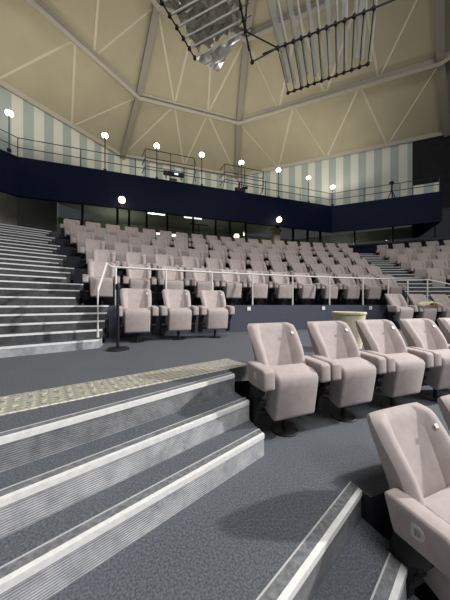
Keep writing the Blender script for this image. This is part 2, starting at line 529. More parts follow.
ORD = ['first', 'second', 'third', 'fourth', 'fifth', 'sixth', 'seventh', 'eighth', 'ninth', 'tenth', 'eleventh', 'twelfth', 'thirteenth',
       'fourteenth', 'fifteenth', 'sixteenth', 'seventeenth', 'eighteenth', 'nineteenth', 'twentieth', 'twenty-first']
PROTO = None
SEATS = []
def seat(label, x, y, z, rz, group):
    global PROTO
    if PROTO is None:
        PROTO = make_seat('theatre_seat', label, group); PROTO.location = (x, y, z); PROTO.rotation_euler = (0, 0, rz); return PROTO
    return dup(PROTO, label, (x, y, z), rz, group)
def arc_seat(label, R, x, z, group):
    t = math.asin((x - CX) / R)
    return seat(label, x, CY + R * math.cos(t), z, -t, group)

# row D and row E, near the camera
g = 'front mauve seats'
sd = arc_seat('big mauve seat at lower right with a metal D on its armrest', 26.74, -1.17, -.5, g)
arc_seat('mauve seat cut off by the right edge, right of the D seat', 26.74, -.43, -.5, g)
for i in range(6):
    lab = ['mauve tip-up seat next to the steps, leftmost in its row by the tread plate',
           'second mauve seat from the steps, left of the yellow bin',
           'third mauve seat from the steps, right of the yellow bin',
           'fourth mauve seat from the steps in the row behind the D seat',
           'fifth mauve seat from the steps, at the photo\'s right edge',
           'sixth mauve seat from the steps, beyond the photo\'s right edge'][i]
    if i < 5:
        s_ = arc_seat(lab, 27.86, -1.52 + .742 * i, 0, 'mauve seats in the row beside the steps')
        if i == 0: se = s_
for i in range(3):
    arc_seat(['leftmost of three mauve seats before the navy wall, beside the black stanchion', 'middle of three mauve seats on the landing left of the navy wall',
              'rightmost of three mauve seats on the landing left of the navy wall'][i], 30.75, -2.9 + .77 * i, .5, 'three seats on the landing')
for i in range(3):
    arc_seat(['leftmost of the three mauve seats at the right end of the navy wall', 'middle mauve seat under the pale yellow cloth by the right stairs',
              'rightmost of three mauve seats by the right stairs, beside the yellow cloth'][i], 31.0, 4.12 + .775 * i, .5, 'three seats by the right stairs')

# main bank: six rows
ROWX = [(-3.65, 4.95, 12), (-3.75, 5.55, 13), (-4.15, 6.05, 14), (-4.6, 6.7, 15), (-5.05, 7.3, 17), (-5.5, 8.0, 19)]
ROWN = ['front', 'second', 'third', 'fourth', 'fifth', 'top']
for k, (x0, x1, n) in enumerate(ROWX):
    for i in range(n):
        x = x0 + (x1 - x0) * i / (n - 1)
        arc_seat('mauve seat, %s from the left stairs in the %s row of the main bank' % (ORD[i], ROWN[k]), TIER_R[k] + .5, x, TIER_Z[k],
                 'mauve seats in the %s row of the main bank' % ROWN[k])

# right-hand bank, turned 40 degrees
A40 = math.radians(40)
tb = Vector((math.cos(A40), -math.sin(A40), 0)); nb = Vector((math.sin(A40), math.cos(A40), 0))
P6 = Vector((10.35, 16.75, 0))
for k in range(0, 6):
    base = P6 - nb * 1.1 * (5 - k) + tb * .23 * (5 - k)
    z = TIER_Z[k]
    a = base - nb * .5 - tb * .45; b = a + tb * 8
    dpt = 1.12 if k < 5 else 1.6
    bm = BM(); add_prism(bm, [(p.x, p.y) for p in (a, b, b + nb * dpt, a + nb * dpt)], (TIER_Z[k - 1] if k else .45) - .05, z, 1, 0)
    struct(obj('seating_tier', bm, [M['carpet_hi'], M['tier_face']]), 'carpeted tier %d of the right-hand seating bank, counted upward' % (k + 1), 'tier')
    if k == 0: continue
    n = [0, 3, 4, 4, 5, 6][k]
    for i in range(n):
        p = base + tb * .78 * i
        seat('mauve seat, %s from the right stairs in the %s row of the right-hand bank' % (ORD[i], ROWN[k]), p.x, p.y, z, -A40,
             'mauve seats of the right-hand bank')

# metal row letters on the aisle armrests
def letter(ch, parent_seat, size):
    cu = bpy.data.curves.new('row_letter', 'FONT'); cu.body = ch; cu.size = size; cu.extrude = .004; cu.offset = .0035
    cu.align_x = 'CENTER'; cu.align_y = 'CENTER'
    to = bpy.data.objects.new('row_letter', cu); COL.objects.link(to)
    bpy.context.view_layer.update()
    me = bpy.data.meshes.new_from_object(to.evaluated_get(bpy.context.evaluated_depsgraph_get()))
    COL.objects.unlink(to); bpy.data.objects.remove(to)
    me.materials.clear(); me.materials.append(M['steel'])
    arm = [c for c in parent_seat.children if c.name.startswith('armrest')][0]
    lo = bpy.data.objects.new('row_letter', me); COL.objects.link(lo); lo.parent = arm
    lo.location = (-.3585, -.075, .575); lo.rotation_euler = (PI / 2, 0, -PI / 2)
    lo['label'] = 'silver metal row letter ' + ch
letter('D', sd, .085); letter('E', se, .075)

# ------------------------------------------------------------------ white handrail along the wall top
def handrail():
    t = thing('handrail', 'white tubular handrail running along the top of the navy wall', 'railing', (0, 0, 0))
    R = TIER_R[0] + .06; zt = 1.97
    xs = [-3.4 + (5.78 + 3.4) * i / 40 for i in range(41)]
    pts = [(x, arc_y(R, x), zt) for x in xs]
    # left end bends down to the stairs, right end slopes down the stair side
    y0 = arc_y(TIER_R[0], XL[0]) - .02 - .29 * 4 + .05
    lead = [(-3.48, y0, .667), (-3.48, y0, 1.42), (-3.45, y0 + .75, 1.97)]
    tail = [(6.15, arc_y(R, 5.78) - .65, 1.72), (6.2, arc_y(R, 5.78) - 1.15, 1.5), (6.2, arc_y(R, 5.78) - 1.15, .64)]
    bm = BM(); add_tube(bm, lead + pts + tail, .021, 10)
    obj('rail', bm, M['rail'], t)
    for x in (-3.33, -2.3, -1.2, -.1, 1.1, 2.3, 3.45, 4.35, 5.05, 5.76):
        bm = BM(); y = arc_y(R, x)
        add_tube(bm, [(x, y, Z1 + .002), (x, y, zt)], .021, 10)
        obj('post', bm, M['rail'], t)
    return t
handrail()

# black stanchion
t = thing('stanchion', 'black stanchion post on a round base left of three seats', 'stanchion', (-3.16, 10.35, .5))
bm = BM(); add_tube(bm, [(0, 0, .02), (0, 0, .92)], .024, 14); obj('pole', bm, M['black'], t)
bm = BM(); add_lathe(bm, [(.032, .92), (.036, .94), (.036, .99), (.024, 1.01)], 16); obj('belt_head', bm, M['black'], t)
bm = BM(); add_lathe(bm, [(.17, 0), (.17, .012), (.15, .03), (.04, .04)], 24); obj('base', bm, M['black'], t)

# yellow bin behind the row E seats
t = thing('bin', 'pale yellow round bin standing on the landing behind the seats', 'bin', (.27, 9.30, .5))
bm = BM(); n = 28
prof = [(.17, 0), (.185, .02), (.215, .32), (.236, .54), (.236, .56), (.226, .56), (.20, .28), (.172, .03)]
add_lathe(bm, prof, n)
o = obj('bucket', bm, M['yellow'], t); smooth_by_angle(o, 30)
bm = BM(); add_lathe(bm, [(.236, .54), (.25, .545), (.25, .572), (.236, .578), (.224, .572), (.224, .545)], n); o = obj('rim', bm, M['yellow'], t); smooth_by_angle(o, 30)

# pale cloth draped over the middle right seat's cushion and arms
bm = BM(); GX, GY = 18, 10; grid = []
for i in range(GX + 1):
    row = []
    for j in range(GY + 1):
        u = -1 + 2 * i / GX; v = -1 + 2 * j / GY
        r = math.sqrt(u * u + v * v)
        z = .045 - .09 * max(0, r - .45) ** 1.5 + .016 * math.sin(5 * u + 2 * v) * math.cos(4 * v - u) + .03 * math.exp(-4 * (u + .3) ** 2)
        sx = .42 * (1 - .12 * v * v); sy = .15 * (1 - .5 * u * u)
        row.append(bm.verts.new((u * sx, v * sy, z)))
    grid.append(row)
for i in range(GX):
    for j in range(GY): bm.faces.new((grid[i][j], grid[i + 1][j], grid[i + 1][j + 1], grid[i][j + 1]))
r = bmesh.ops.solidify(bm, geom=bm.faces[:], thickness=.018)
o = obj('cloth', bm, M['cloth']); smooth_by_angle(o, 60)
xx = 4.12 + .775; tt = math.asin((xx - CX) / 31.0); RR = 31.0 - .18
o.location = (CX + RR * math.sin(tt), CY + RR * math.cos(tt), .5 + .70); o.rotation_euler = (0, 0, -tt + .05)
tag(o, 'pale yellow cloth draped on the middle seat by the right stairs', 'cloth')

# ------------------------------------------------------------------ balcony
BZ0, BZ1 = 5.45, 7.0
A41 = math.radians(40.5)
dR = Vector((math.cos(A41), -math.sin(A41), 0)); dL = Vector((-math.cos(math.radians(43)), -math.sin(math.radians(43)), 0))
BL = Vector((-7.45, 18, 0)); BR = Vector((7.83, 18, 0))
BR2 = BR + dR * 5.1; BL2 = BL + dL * 6
fas = [BL2, BL, BR, BR2]
def offset_poly(pts, w):
    out = []
    for i, p in enumerate(pts):
        ns = []
        for a, b in ((i - 1, i), (i, i + 1)):
            if a < 0 or b >= len(pts): continue
            d = (pts[b] - pts[a]).normalized(); ns.append(Vector((-d.y, d.x, 0)))
        n = sum(ns, Vector()).normalized(); c = n.dot(ns[0])
        out.append(p + n * (w / c))
    return out
fin = offset_poly(fas, .16)
end_in = BR2 + Vector((1.9, 1.9, 0))
bm = BM()
add_prism(bm, [(p.x, p.y) for p in fas] + [(p.x, p.y) for p in fin[::-1]], BZ0, BZ1)
bal = obj('balcony', bm, M['navy']); struct(bal, 'dark navy balcony front running round the back of the hall', 'balcony')
bm = BM()
rear = [Vector((14.6, 16.4, 0)), Vector((4.1, 24.3, 0)), Vector((-4.1, 24.3, 0)), Vector((-14.6, 15.2, 0))]
add_prism(bm, [(p.x, p.y) for p in fin] + [(p.x, p.y) for p in rear], 6.62, 6.86)
obj('balcony_slab', bm, M['room'], bal)
bm = BM()   # end cheek of the balcony at the right
e0 = BR2; e1 = BR2 + nb * 2.4
add_bar(bm, (e0.x, e0.y, (BZ0 + BZ1) / 2), (e1.x, e1.y, (BZ0 + BZ1) / 2), .16, BZ1 - BZ0)
obj('end_panel', bm, M['navy'], bal)
# low striped screen at the right end of the balcony
bm = BM(); a = BR + dR * 4.0; add_box(bm, (.56, 0, .26), (1.12, .06, .52))
o = obj('screen_panel', bm, M['stripes'], None, (a.x + nb.x * .12, a.y + nb.y * .12, BZ1 + .0)); o.rotation_euler = (0, 0, -A41)
tag(o, 'low striped screen panel at the right end of the balcony', 'panel')

# balcony railing
RT = thing('balcony_railing', 'thin dark metal railing along the top of the navy balcony', 'railing', (0, 0, 0))
rl = offset_poly(fas, .08)
for h in (.40, .78):
    bm = BM(); add_tube(bm, [(p.x, p.y, BZ1 + h) for p in rl], .017, 6); obj('rail', bm, M['dark_rail'], RT)
def along(p, q, step, off=0.0):
    L = (q - p).length; n = max(1, int(round(L / step)))
    return [p + (q - p) * (i / n) for i in range(n + 1)]
posts = along(rl[0], rl[1], 1.5)[:-1] + along(rl[1], rl[2], 2.15)[:-1] + along(rl[2], rl[3], 1.5)
for p in posts:
    bm = BM(); add_tube(bm, [(p.x, p.y, BZ1 + .001), (p.x, p.y, BZ1 + .78)], .018, 6); obj('post', bm, M['dark_rail'], RT)
def pulpit(x0, x1, label):
    t = thing('guard_frame', label, 'guard frame', (0, 0, 0), 0, 'guard frames on the balcony')
    yb, yf = 18.08, 17.72
    for h in (.34, .72, 1.10):
        bm = BM(); add_tube(bm, [(x0 - .02, yb, BZ1 + h - .16), (x0 + .12, yf, BZ1 + h), (x1 - .12, yf, BZ1 + h), (x1 + .02, yb, BZ1 + h - .16)], .019, 6)
        obj('rail', bm, M['dark_rail'], t)
    for x in (x0 + .12, (x0 + x1) / 2, x1 - .12):
        bm = BM(); add_tube(bm, [(x, yb, BZ1 + .02), (x, yf, BZ1 + .34), (x, yf, BZ1 + 1.10)], .018, 6); obj('post', bm, M['dark_rail'], t)
pulpit(-2.8, -.36, 'dark rail guard frame projecting over the balcony above the blue console')
pulpit(.92, 3.28, 'dark rail guard frame projecting over the balcony around the black spotlight')

# flood lamps on the balcony
def flood(p, z, label, bright=True):
    t = thing('flood_lamp', label, 'lamp', (p[0], p[1], BZ1), 0, 'lamps on poles along the balcony')
    h = z - BZ1
    bm = BM(); add_tube(bm, [(0, 0, .0), (0, 0, h - .1)], .022, 8); obj('pole', bm, M['dark_rail'], t)
    bm = BM(); add_box(bm, (0, 0, .06), (.12, .10, .12), None, .01, 1); add_box(bm, (0, 0, h - .10), (.08, .08, .05), None, .01, 1); obj('clamp', bm, M['black'], t)
    bm = BM(); add_lathe(bm, [(.05, -.08), (.105, -.045), (.13, .02), (.105, .08), (.05, .11)], 14); o = obj('lamp_head', bm, M['lamp'] if bright else M['lamp_dim'], t, (0, 0, h)); smooth_by_angle(o, 60)
    if h < 1.3 or p[0] < -7:
        l = bpy.data.lights.new('corner_glow', 'POINT'); l.energy = 22; l.color = (1, .95, .85); l.shadow_soft_size = .14
        lo = bpy.data.objects.new('corner_glow', l); COL.objects.link(lo); lo.parent = t; lo.location = (-.1, -.35, h)
    if bright:
        l = bpy.data.lights.new('flood_light', 'SPOT'); l.energy = 160; l.spot_size = math.radians(165); l.spot_blend = .35; l.color = (1, .94, .82); l.shadow_soft_size = .14
        lo = bpy.data.objects.new('flood_light', l); COL.objects.link(lo); lo.parent = t; lo.location = (0, -.05, h + .16); lo.rotation_euler = (math.radians(180 - 12), 0, 0)
flood((-7.62, 17.75), 8.45, 'glaring flood lamp on a pole at the balcony\'s left corner')
for x, nm in ((-4.36, 'second flood lamp from the left, on a balcony pole'), (-2.17, 'third flood lamp from the left, above the blue console'),
              (-.02, 'fourth flood lamp from the left, between the two guard frames'), (2.1, 'fifth flood lamp from the left, above the black spotlight'),
              (4.31, 'sixth flood lamp from the left, right of the guard frames')):
    flood((x, 18.135), 8.57, nm)
flood((6.28, 18.135), 8.45, 'dimmer balcony lamp on a pole just left of the right corner lamp', False)
flood((7.9, 18.02), 8.12, 'flood lamp on a short pole at the balcony\'s right corner')

# equipment on the balcony
t = thing('lighting_console', 'small dark console with a blue light on the balcony rail', 'console', (-1.42, 17.93, BZ1 + .20))
bm = BM(); add_box(bm, (0, 0, .09), (.95, .14, .18), None, .02, 2); obj('body', bm, M['black'], t)
bm = BM(); add_box(bm, (.12, -.075, .08), (.16, .02, .07), None, .005, 1); obj('indicator', bm, M['blue_led'], t)
bm = BM(); add_box(bm, (-.35, 0, -.07), (.05, .05, .16)); add_box(bm, (.35, 0, -.07), (.05, .05, .16)); add_box(bm, (0, 0, -.17), (.3, .10, .06)); obj('bracket', bm, M['black'], t)
t = thing('spotlight', 'black follow spotlight with a pale head on the balcony rail', 'spotlight', (1.98, 18.06, BZ1))
bm = BM(); add_box(bm, (0, 0, .10), (.55, .14, .20), None, .03, 2); obj('base', bm, M['black'], t)
bm = BM(); add_tube(bm, [(-.05, 0, .18), (-.02, 0, .55)], .05, 10); add_tube(bm, [(.1, .0, .2), (.42, .02, .30)], .07, 10); obj('body', bm, M['black'], t)
bm = BM(); add_lathe(bm, [(.04, -.08), (.1, -.04), (.11, .04), (.05, .09)], 12, (-.02, 0, .58)); obj('head', bm, M['tube'], t)
tp = BR + dR * 3.1
t = thing('tripod', 'dark camera tripod standing at the balcony\'s right end', 'tripod', (tp.x + nb.x * .45, tp.y + nb.y * .45, 6.86))
for i in range(3):
    a = i * 2 * PI / 3 + .4
    bm = BM(); add_tube(bm, [(math.cos(a) * .30, math.sin(a) * .30, .0), (0, 0, .75)], .025, 6); obj('leg', bm, M['black'], t)
bm = BM(); add_tube(bm, [(0, 0, .72), (.02, 0, 1.05)], .04, 8); obj('column', bm, M['black'], t)
bm = BM(); add_box(bm, (-.02, 0, 1.14), (.20, .16, .16), None, .03, 2); obj('camera_head', bm, M['black'], t)

# globe lamps on the lower edge of the balcony
for x, nm in ((-3.65, 'round yellow globe lamp on the navy balcony\'s lower edge, at left'), (4.15, 'round yellow globe lamp on the balcony edge above the beige pillar')):
    t = thing('globe_lamp', nm, 'lamp', (x, 18.0, 5.52), 0, 'globe lamps under the balcony')
    bm = BM(); add_box(bm, (0, -.03, 0), (.12, .06, .12), None, .01, 1); add_tube(bm, [(0, -.03, 0), (0, -.16, .02), (0, -.18, .10)], .02, 8); obj('bracket', bm, M['black'], t)
    bm = BM(); bmesh.ops.create_uvsphere(bm, u_segments=16, v_segments=10, radius=.145); o = obj('globe', bm, M['globe'], t, (0, -.19, .21), True)
    l = bpy.data.lights.new('globe_light', 'POINT'); l.energy = 6; l.color = (1, .78, .42); l.shadow_soft_size = .15
    lo = bpy.data.objects.new('globe_light', l); COL.objects.link(lo); lo.parent = t; lo.location = (0, -.45, .2)

# ------------------------------------------------------------------ glazed room under the balcony
GY_ = 19.7; ZF = TIER_Z[6]
gl_pts = [Vector((-12.5, 15.2, 0)), Vector((-8.1, GY_, 0)), Vector((8.4, GY_, 0)), Vector((14.6, 14.4, 0))]
bm = BM(); add_prism(bm, [(-14.5, 14.2), (-8.1, 18.3), (-6.3, 18.0), (8.9, 18.2), (16, 13.2), (17, 24.6), (-15, 24.6)], ZF - .3, ZF - .004)
struct(obj('floor', bm, [M['carpet_hi']]), 'dark carpet of the rear walkway and glazed room behind the top row', 'floor')
# glazing between mullions on the long face
mx = [-6.6, -5.55, -4.0, -3.45, -2.6, -1.55, -.15, 1.15, 2.0, 3.0, 5.2, 6.3, 7.4, 8.4]
wn = 1
for i in range(len(mx) - 1):
    a, b = mx[i], mx[i + 1]
    bm = BM(); add_box(bm, ((a + b) / 2, GY_, (ZF + 6.6) / 2), (b - a - .08, .02, 6.6 - ZF - .1))
    o = obj('window_%d' % wn, bm, M['glass']); struct(o)
    bm = BM()
    for x in (a, b - .0): pass
    add_box(bm, (b, GY_, (ZF + 6.6) / 2), (.10, .12, 6.6 - ZF)); add_box(bm, ((a + b) / 2, GY_, ZF + .04), (b - a, .10, .08)); add_box(bm, ((a + b) / 2, GY_, 6.56), (b - a, .10, .08))
    obj('window_frame', bm, M['black'], o); wn += 1
# left dark wall and pale board
bm = BM(); add_box(bm, (-7.35, GY_ - .05, (ZF + 6.6) / 2), (1.5, .2, 6.6 - ZF)); struct(obj('wall_rear_left', bm, M['room_dark']), 'dark green-black wall section behind the top of the left stairs', 'wall')
bm = BM(); d = gl_pts[0] - gl_pts[1]; add_bar(bm, (gl_pts[1].x, gl_pts[1].y, (ZF + 6.6) / 2), (gl_pts[0].x, gl_pts[0].y, (ZF + 6.6) / 2), .15, 6.6 - ZF)
struct(obj('wall_left', bm, M['room']), 'pale grey wall under the balcony at far left', 'wall')
# glazing of the right-hand face over a low navy wall
seg = along(gl_pts[2], gl_pts[3], 2.0)
for i in range(len(seg) - 1):
    a, b = seg[i], seg[i + 1]; dd = (b - a).normalized() * .05
    bm = BM(); add_bar(bm, (a.x + dd.x, a.y + dd.y, (4.85 + 6.6) / 2), (b.x - dd.x, b.y - dd.y, (4.85 + 6.6) / 2), .02, 6.6 - 4.85)
    o = obj('window_%d' % wn, bm, M['glass']); struct(o)
    bm = BM(); add_bar(bm, (a.x, a.y, 4.9), (b.x, b.y, 4.9), .10, .08); add_bar(bm, (a.x, a.y, 6.56), (b.x, b.y, 6.56), .10, .08); add_tube(bm, [(b.x, b.y, 4.86), (b.x, b.y, 6.6)], .05, 6)
    obj('window_frame', bm, M['black'], o); wn += 1
bm = BM(); a, b = gl_pts[2], gl_pts[3]; add_bar(bm, (a.x, a.y, (ZF + 4.85) / 2), (b.x, b.y, (ZF + 4.85) / 2), .14, 4.85 - ZF - .01)
struct(obj('wall_rear_right', bm, M['navy']), 'low dark navy wall above the right stairs', 'wall')
# the room behind
bm = BM(); add_box(bm, (0, 24.1, (ZF + 6.6) / 2), (18, .2, 6.6 - ZF)); struct(obj('wall_back', bm, M['room']), 'grey rear wall of the glazed room', 'wall')
bm = BM(); add_bar(bm, (9, 24.1, (ZF + 6.6) / 2), (17, 16.6, (ZF + 6.6) / 2), .2, 6.6 - ZF); struct(obj('wall_back', bm, M['room']), 'dark rear wall behind the right-hand glazing', 'wall')
# beige pillar
t = thing('pillar', 'beige pillar under the yellow globe lamp behind the top row', 'pillar', (4.62, 18.95, ZF))
bm = BM(); add_box(bm, (0, 0, .66), (.40, .30, 1.32), None, .01, 1); obj('shaft', bm, M['beige'], t)
bm = BM(); add_box(bm, (.02, 0, 1.38), (.56, .36, .12), Matrix.Rotation(math.radians(8), 4, 'Y'), .01, 1); obj('capital', bm, M['beige'], t)
struct(t)
# lights and a screen in the room
def px(x, y, Y):   # world point on the vertical plane at depth Y seen along a given direction of the hall
    a = (x - 225) / 245; d = (Y - CAM.y) / (math.cos(YAW) - math.sin(YAW) * a)
    return Vector((CAM.x + d * (a * math.cos(YAW) + math.sin(YAW)), Y, CAM.z + d * (304 - y) / 245))
for j, (x, y, w, nm) in enumerate([(150, 211.5, .45, 'leftmost small ceiling light seen through the glass, at left'), (156, 213, .5, 'small ceiling light through the glass, second from left'),
                                   (162, 214.5, .35, 'small ceiling light through the glass, just left of the dark pane'),
                                   (187, 213, .35, 'small ceiling light through the glass, above the grey screen\'s left'), (193, 214, .4, 'small ceiling light through the glass, above the grey screen\'s middle'),
                                   (199, 215.5, .35, 'small ceiling light through the glass, right of the grey screen')]):
    p = px(x, y, 21.3); z = min(p.z, 6.54)
    bm = BM(); add_box(bm, (0, 0, 0), (w, .16, .07), None, .02, 1)
    add_tube(bm, [(0, 0, .03), (0, 0, max(.05, 6.6 - z))], .012, 6)
    tag(obj('ceiling_light', bm, M['strip'], None, (p.x, p.y, z)), nm, 'light', 'lights in the glazed room')
p = px(199, 219.5, 22.6)
t = thing('projection_screen', 'grey-lilac screen glowing inside the glazed room', 'screen', (p.x, 22.6, p.z))
bm = BM(); add_box(bm, (0, 0, 0), (1.25, .04, .62)); obj('screen_surface', bm, M['screen'], t)
bm = BM(); add_box(bm, (0, .03, .34), (1.35, .06, .06)); add_box(bm, (0, .03, -.34), (1.35, .06, .06)); add_tube(bm, [(0, .04, -.36), (0, .04, ZF - p.z)], .04, 8); obj('frame', bm, M['black'], t)
for x, y, w, nm in ((236.5, 236, .34, 'bright warm lamp low behind the glass, left of a pair'), (245, 234, .20, 'bright warm lamp low behind the glass, right of a pair')):
    p = px(x, y, 20.7)
    t = thing('table_lamp', nm, 'lamp', (p.x, p.y, ZF), 0, 'warm lamps behind the glass')
    bm = BM(); add_lathe(bm, [(w * .45, -.10), (w * .5, 0), (w * .4, .10)], 12); obj('lamp_shade', bm, M['warm_strip'], t, (0, 0, p.z - ZF))
    bm = BM(); add_tube(bm, [(0, 0, .0), (0, 0, p.z - ZF - .08)], .03, 8); add_lathe(bm, [(.14, 0), (.12, .03)], 14); obj('stand', bm, M['black'], t)
for x_, e_ in ((-4.2, 110), (-9.6, 60), (1.2, 30), (6.5, 40), (10.8, 60)):  # bare points added to brighten the glazed room, apart from its visible fittings
    l = bpy.data.lights.new('room_light', 'POINT'); l.energy = e_; l.shadow_soft_size = .3; l.color = (1, .96, .84)
    lo = bpy.data.objects.new('room_light', l); COL.objects.link(lo); lo.location = (x_, 22.2 if abs(x_) < 8 else (17.6 if x_ < 0 else 20.3), 5.3)

# ------------------------------------------------------------------ upper walls and roof
BASE = [Vector((-13.9, 15.6, 11.1)), Vector((-4.1, 24, 11.1)), Vector((4.1, 24, 11.1)), Vector((13.9, 15.6, 11.1))]
FARX = 17.5
BASE = [Vector((-FARX, 6.0, 11.1))] + BASE + [Vector((FARX, 6.0, 11.1))]
RING2 = [Vector((-13.2, 6.0, 12.96)), Vector((-10.9, 14.2, 12.96)), Vector((-3.05, 21, 12.96)), Vector((3.05, 21, 12.96)), Vector((10.9, 14.2, 12.96)), Vector((13.2, 6, 12.96))]
RING3 = [Vector((-9.9, 6.0, 14.8)), Vector((-8.1, 12.6, 14.8)), Vector((-2.2, 17.8, 14.8)), Vector((2.2, 17.8, 14.8)), Vector((8.1, 12.6, 14.8)), Vector((9.9, 6, 14.8))]
APEX = Vector((0, 8.5, 17.0))
def wall(name, a, b, z0, z1, m, label, th=.15):
    d = b - a; L = d.length
    bm = BM(); add_box(bm, (L / 2, th / 2, (z1 - z0) / 2), (L, th, z1 - z0))
    o = obj(name, bm, m, None, (a.x, a.y, z0)); o.rotation_euler = (0, 0, math.atan2(d.y, d.x))
    return struct(o, label, 'wall')
wall('wall_upper_left', BASE[1], BASE[2], 6.86, 11.1, M['stripes'], 'upper left wall of vertical grey-green and cream panels')
wall('wall_upper_back', BASE[2], BASE[3], 6.86, 11.1, M['stripes'], 'upper back wall of striped panels behind the balcony railing')
e = BASE[3] + (BASE[4] - BASE[3]).normalized() * 11.25
wall('wall_upper_right', BASE[3], e, 6.86, 11.1, M['stripes'], 'upper right wall of vertical grey-green and cream panels')
e2 = BASE[4] + (BASE[4] - BASE[3]).normalized() * 4
wall('wall_right', e + nb * -.02, e2, 0, 12.2, M['curtain'], 'black wall at the right beyond the striped panels')
wall('wall_right_lower', Vector((e2.x - .5, e2.y + .3, 0)), Vector((15.5, 4, 0)), 0, 12.2, M['curtain'], 'black side wall off to the right')
wall('wall_left_lower', Vector((-14.5, 6, 0)), Vector((-14.5, 15.0, 0)), 0, 11.1, M['room_dark'], 'dark side wall off to the left')

bm = BM()
def quad(a, b, c, d):
    v = [bm.verts.new(p) for p in (a, b, c, d)]; bm.faces.new((v[0], v[1], v[2])); bm.faces.new((v[0], v[2], v[3]))
for i in range(5):
    quad(BASE[i], BASE[i + 1], RING2[i + 1], RING2[i]); quad(RING2[i], RING2[i + 1], RING3[i + 1], RING3[i])
    v = [bm.verts.new(p) for p in (RING3[i], RING3[i + 1], APEX)]; bm.faces.new(v)
bmesh.ops.remove_doubles(bm, verts=bm.verts, dist=.001)
ceil = obj('ceiling', bm, M['roof']); struct(ceil, 'beige faceted dome roof of triangular panels', 'ceiling')
md = ceil.modifiers.new('thick', 'SOLIDIFY'); md.thickness = .15; md.offset = 0
CEN = Vector((0, 8, 6))
def member(name, a, b, w, h, m, drop):
    a, b = Vector(a), Vector(b); mid = (a + b) / 2
    n = (CEN - mid); n = (n - (b - a).normalized() * n.dot((b - a).normalized())).normalized()
    bm = BM(); add_bar(bm, a + n * drop, b + n * drop, w, h, n)
    return obj(name, bm, m, ceil)
for i in range(1, 5):
    member('rib', BASE[i], RING2[i], .30, .34, M['rib'], .16)
    member('rib', RING2[i], RING3[i], .30, .34, M['rib'], .16)
    member('rib', RING3[i], APEX, .30, .34, M['rib'], .16)
for i in range(5):
    for ring, w in ((RING2, .34), (RING3, .30)):
        member('ring_beam', ring[i], ring[i + 1], w, .22, M['beam'], .12)
        a, b = ring[i], ring[i + 1]; off = Vector((0, 0, -.16))
        member('beam_lip', a + off, b + off, .16, .20, M['beam'], .26)
    member('eave_beam', BASE[i], BASE[i + 1], .22, .22, M['beam'], .12)
def lerp(a, b, t): return a + (b - a) * t
for i in range(1, 4):
    lo_t = [0, .5, 1] if i == 2 else [.0, .25, .5, .77, 1]
    up_t = [.0, .333, .667, 1]
    if i == 1: lo_t = [1 - t for t in lo_t][::-1]; 
    lo_n = [lerp(BASE[i], BASE[i + 1], t) for t in lo_t]; up_n = [lerp(RING2[i], RING2[i + 1], t) for t in up_t]
    if i == 2: pairs = [(1, 1), (1, 2), (0, 1), (2, 2)]
    else: pairs = [(1, 1), (2, 1), (2, 2), (3, 2), (1, 0), (3, 3)]
    for a, b in pairs: member('strut', lo_n[a], up_n[b], .10, .08, M['strut'], .05)
    lo2 = [lerp(RING2[i], RING2[i + 1], t) for t in ([.333, .667] if i == 2 else [.25, .5, .75])]
    up2 = [lerp(RING3[i], RING3[i + 1], t) for t in ([0, .4, .6, 1] if i == 2 else [0, .333, .667, 1])]
    for j, p in enumerate(lo2):
        if i == 2: js = ((0, 1), (2, 3))[j]
        else: js = (j, j + 1)
        for q in js: member('strut', p, up2[q], .10, .08, M['strut'], .05)

# ------------------------------------------------------------------ hanging tube sculptures
def cw(lat, d, z):  # distances across and along the view axis, in metres, to hall coordinates
    return Vector((CAM.x + lat * math.cos(YAW) + d * math.sin(YAW), CAM.y - lat * math.sin(YAW) + d * math.cos(YAW), CAM.z + z))
def sculpture(label, b0, b1, l0, l1, n, up_len, foil_rng, tubes_low):
    """b0-b1: upper chord, l0-l1: lower chord, tubes run from above the upper chord down past it"""
    t = thing('tube_chandelier', label, 'chandelier', (b0 + b1) / 2)
    O = (b0 + b1) / 2
    def P(v): return v - O
    ex = (b1 - b0).normalized()
    bm = BM(); add_tube(bm, [P(b0 - ex * .5), P(b1 + ex * .6)], .026, 8)
    for i in range(n):
        q = lerp(b0, b1, i / (n - 1)); add_box(bm, P(q), (.09, .08, .13), None, .015, 1)
    obj('upper_chord', bm, M['black'], t)
    bm = BM(); add_tube(bm, [P(l0), P(l1)], .022, 6)
    for i in range(n): 
        q = lerp(l0, l1, i / (n - 1)); add_box(bm, P(q), (.09, .09, .09), None, .01, 1)
    obj('lower_chord', bm, M['black'], t)
    for i in range(n):
        s = i / (n - 1); q = lerp(b0, b1, s); w = lerp(l0, l1, s)
        top = q + (q - w).normalized() * up_len
        bm = BM(); add_tube(bm, [P(q), P(w)], .013 if tubes_low else .030, 6); obj('rod', bm, M['black'] if tubes_low else M['tube'], t)
        bm = BM(); add_tube(bm, [P(top), P(q + (w - q) * (.75 + .2 * ((i * 7) % 3) / 2) + Vector((.10, .02, .05)))], .042 if tubes_low else .014, 8); obj('clear_tube', bm, M['acrylic'] if tubes_low else M['black'], t)
    return t, O
b0, b1 = cw(1.72, 8.0, 8.36), cw(4.2, 6.92, 8.36)
l0, l1 = cw(2.27, 8.82, 7.6), cw(4.52, 7.76, 7.6)
t, O = sculpture('hanging chandelier of upright clear tubes and black rods, right one', b0, b1, l0, l1, 12, 2.6, None, True)
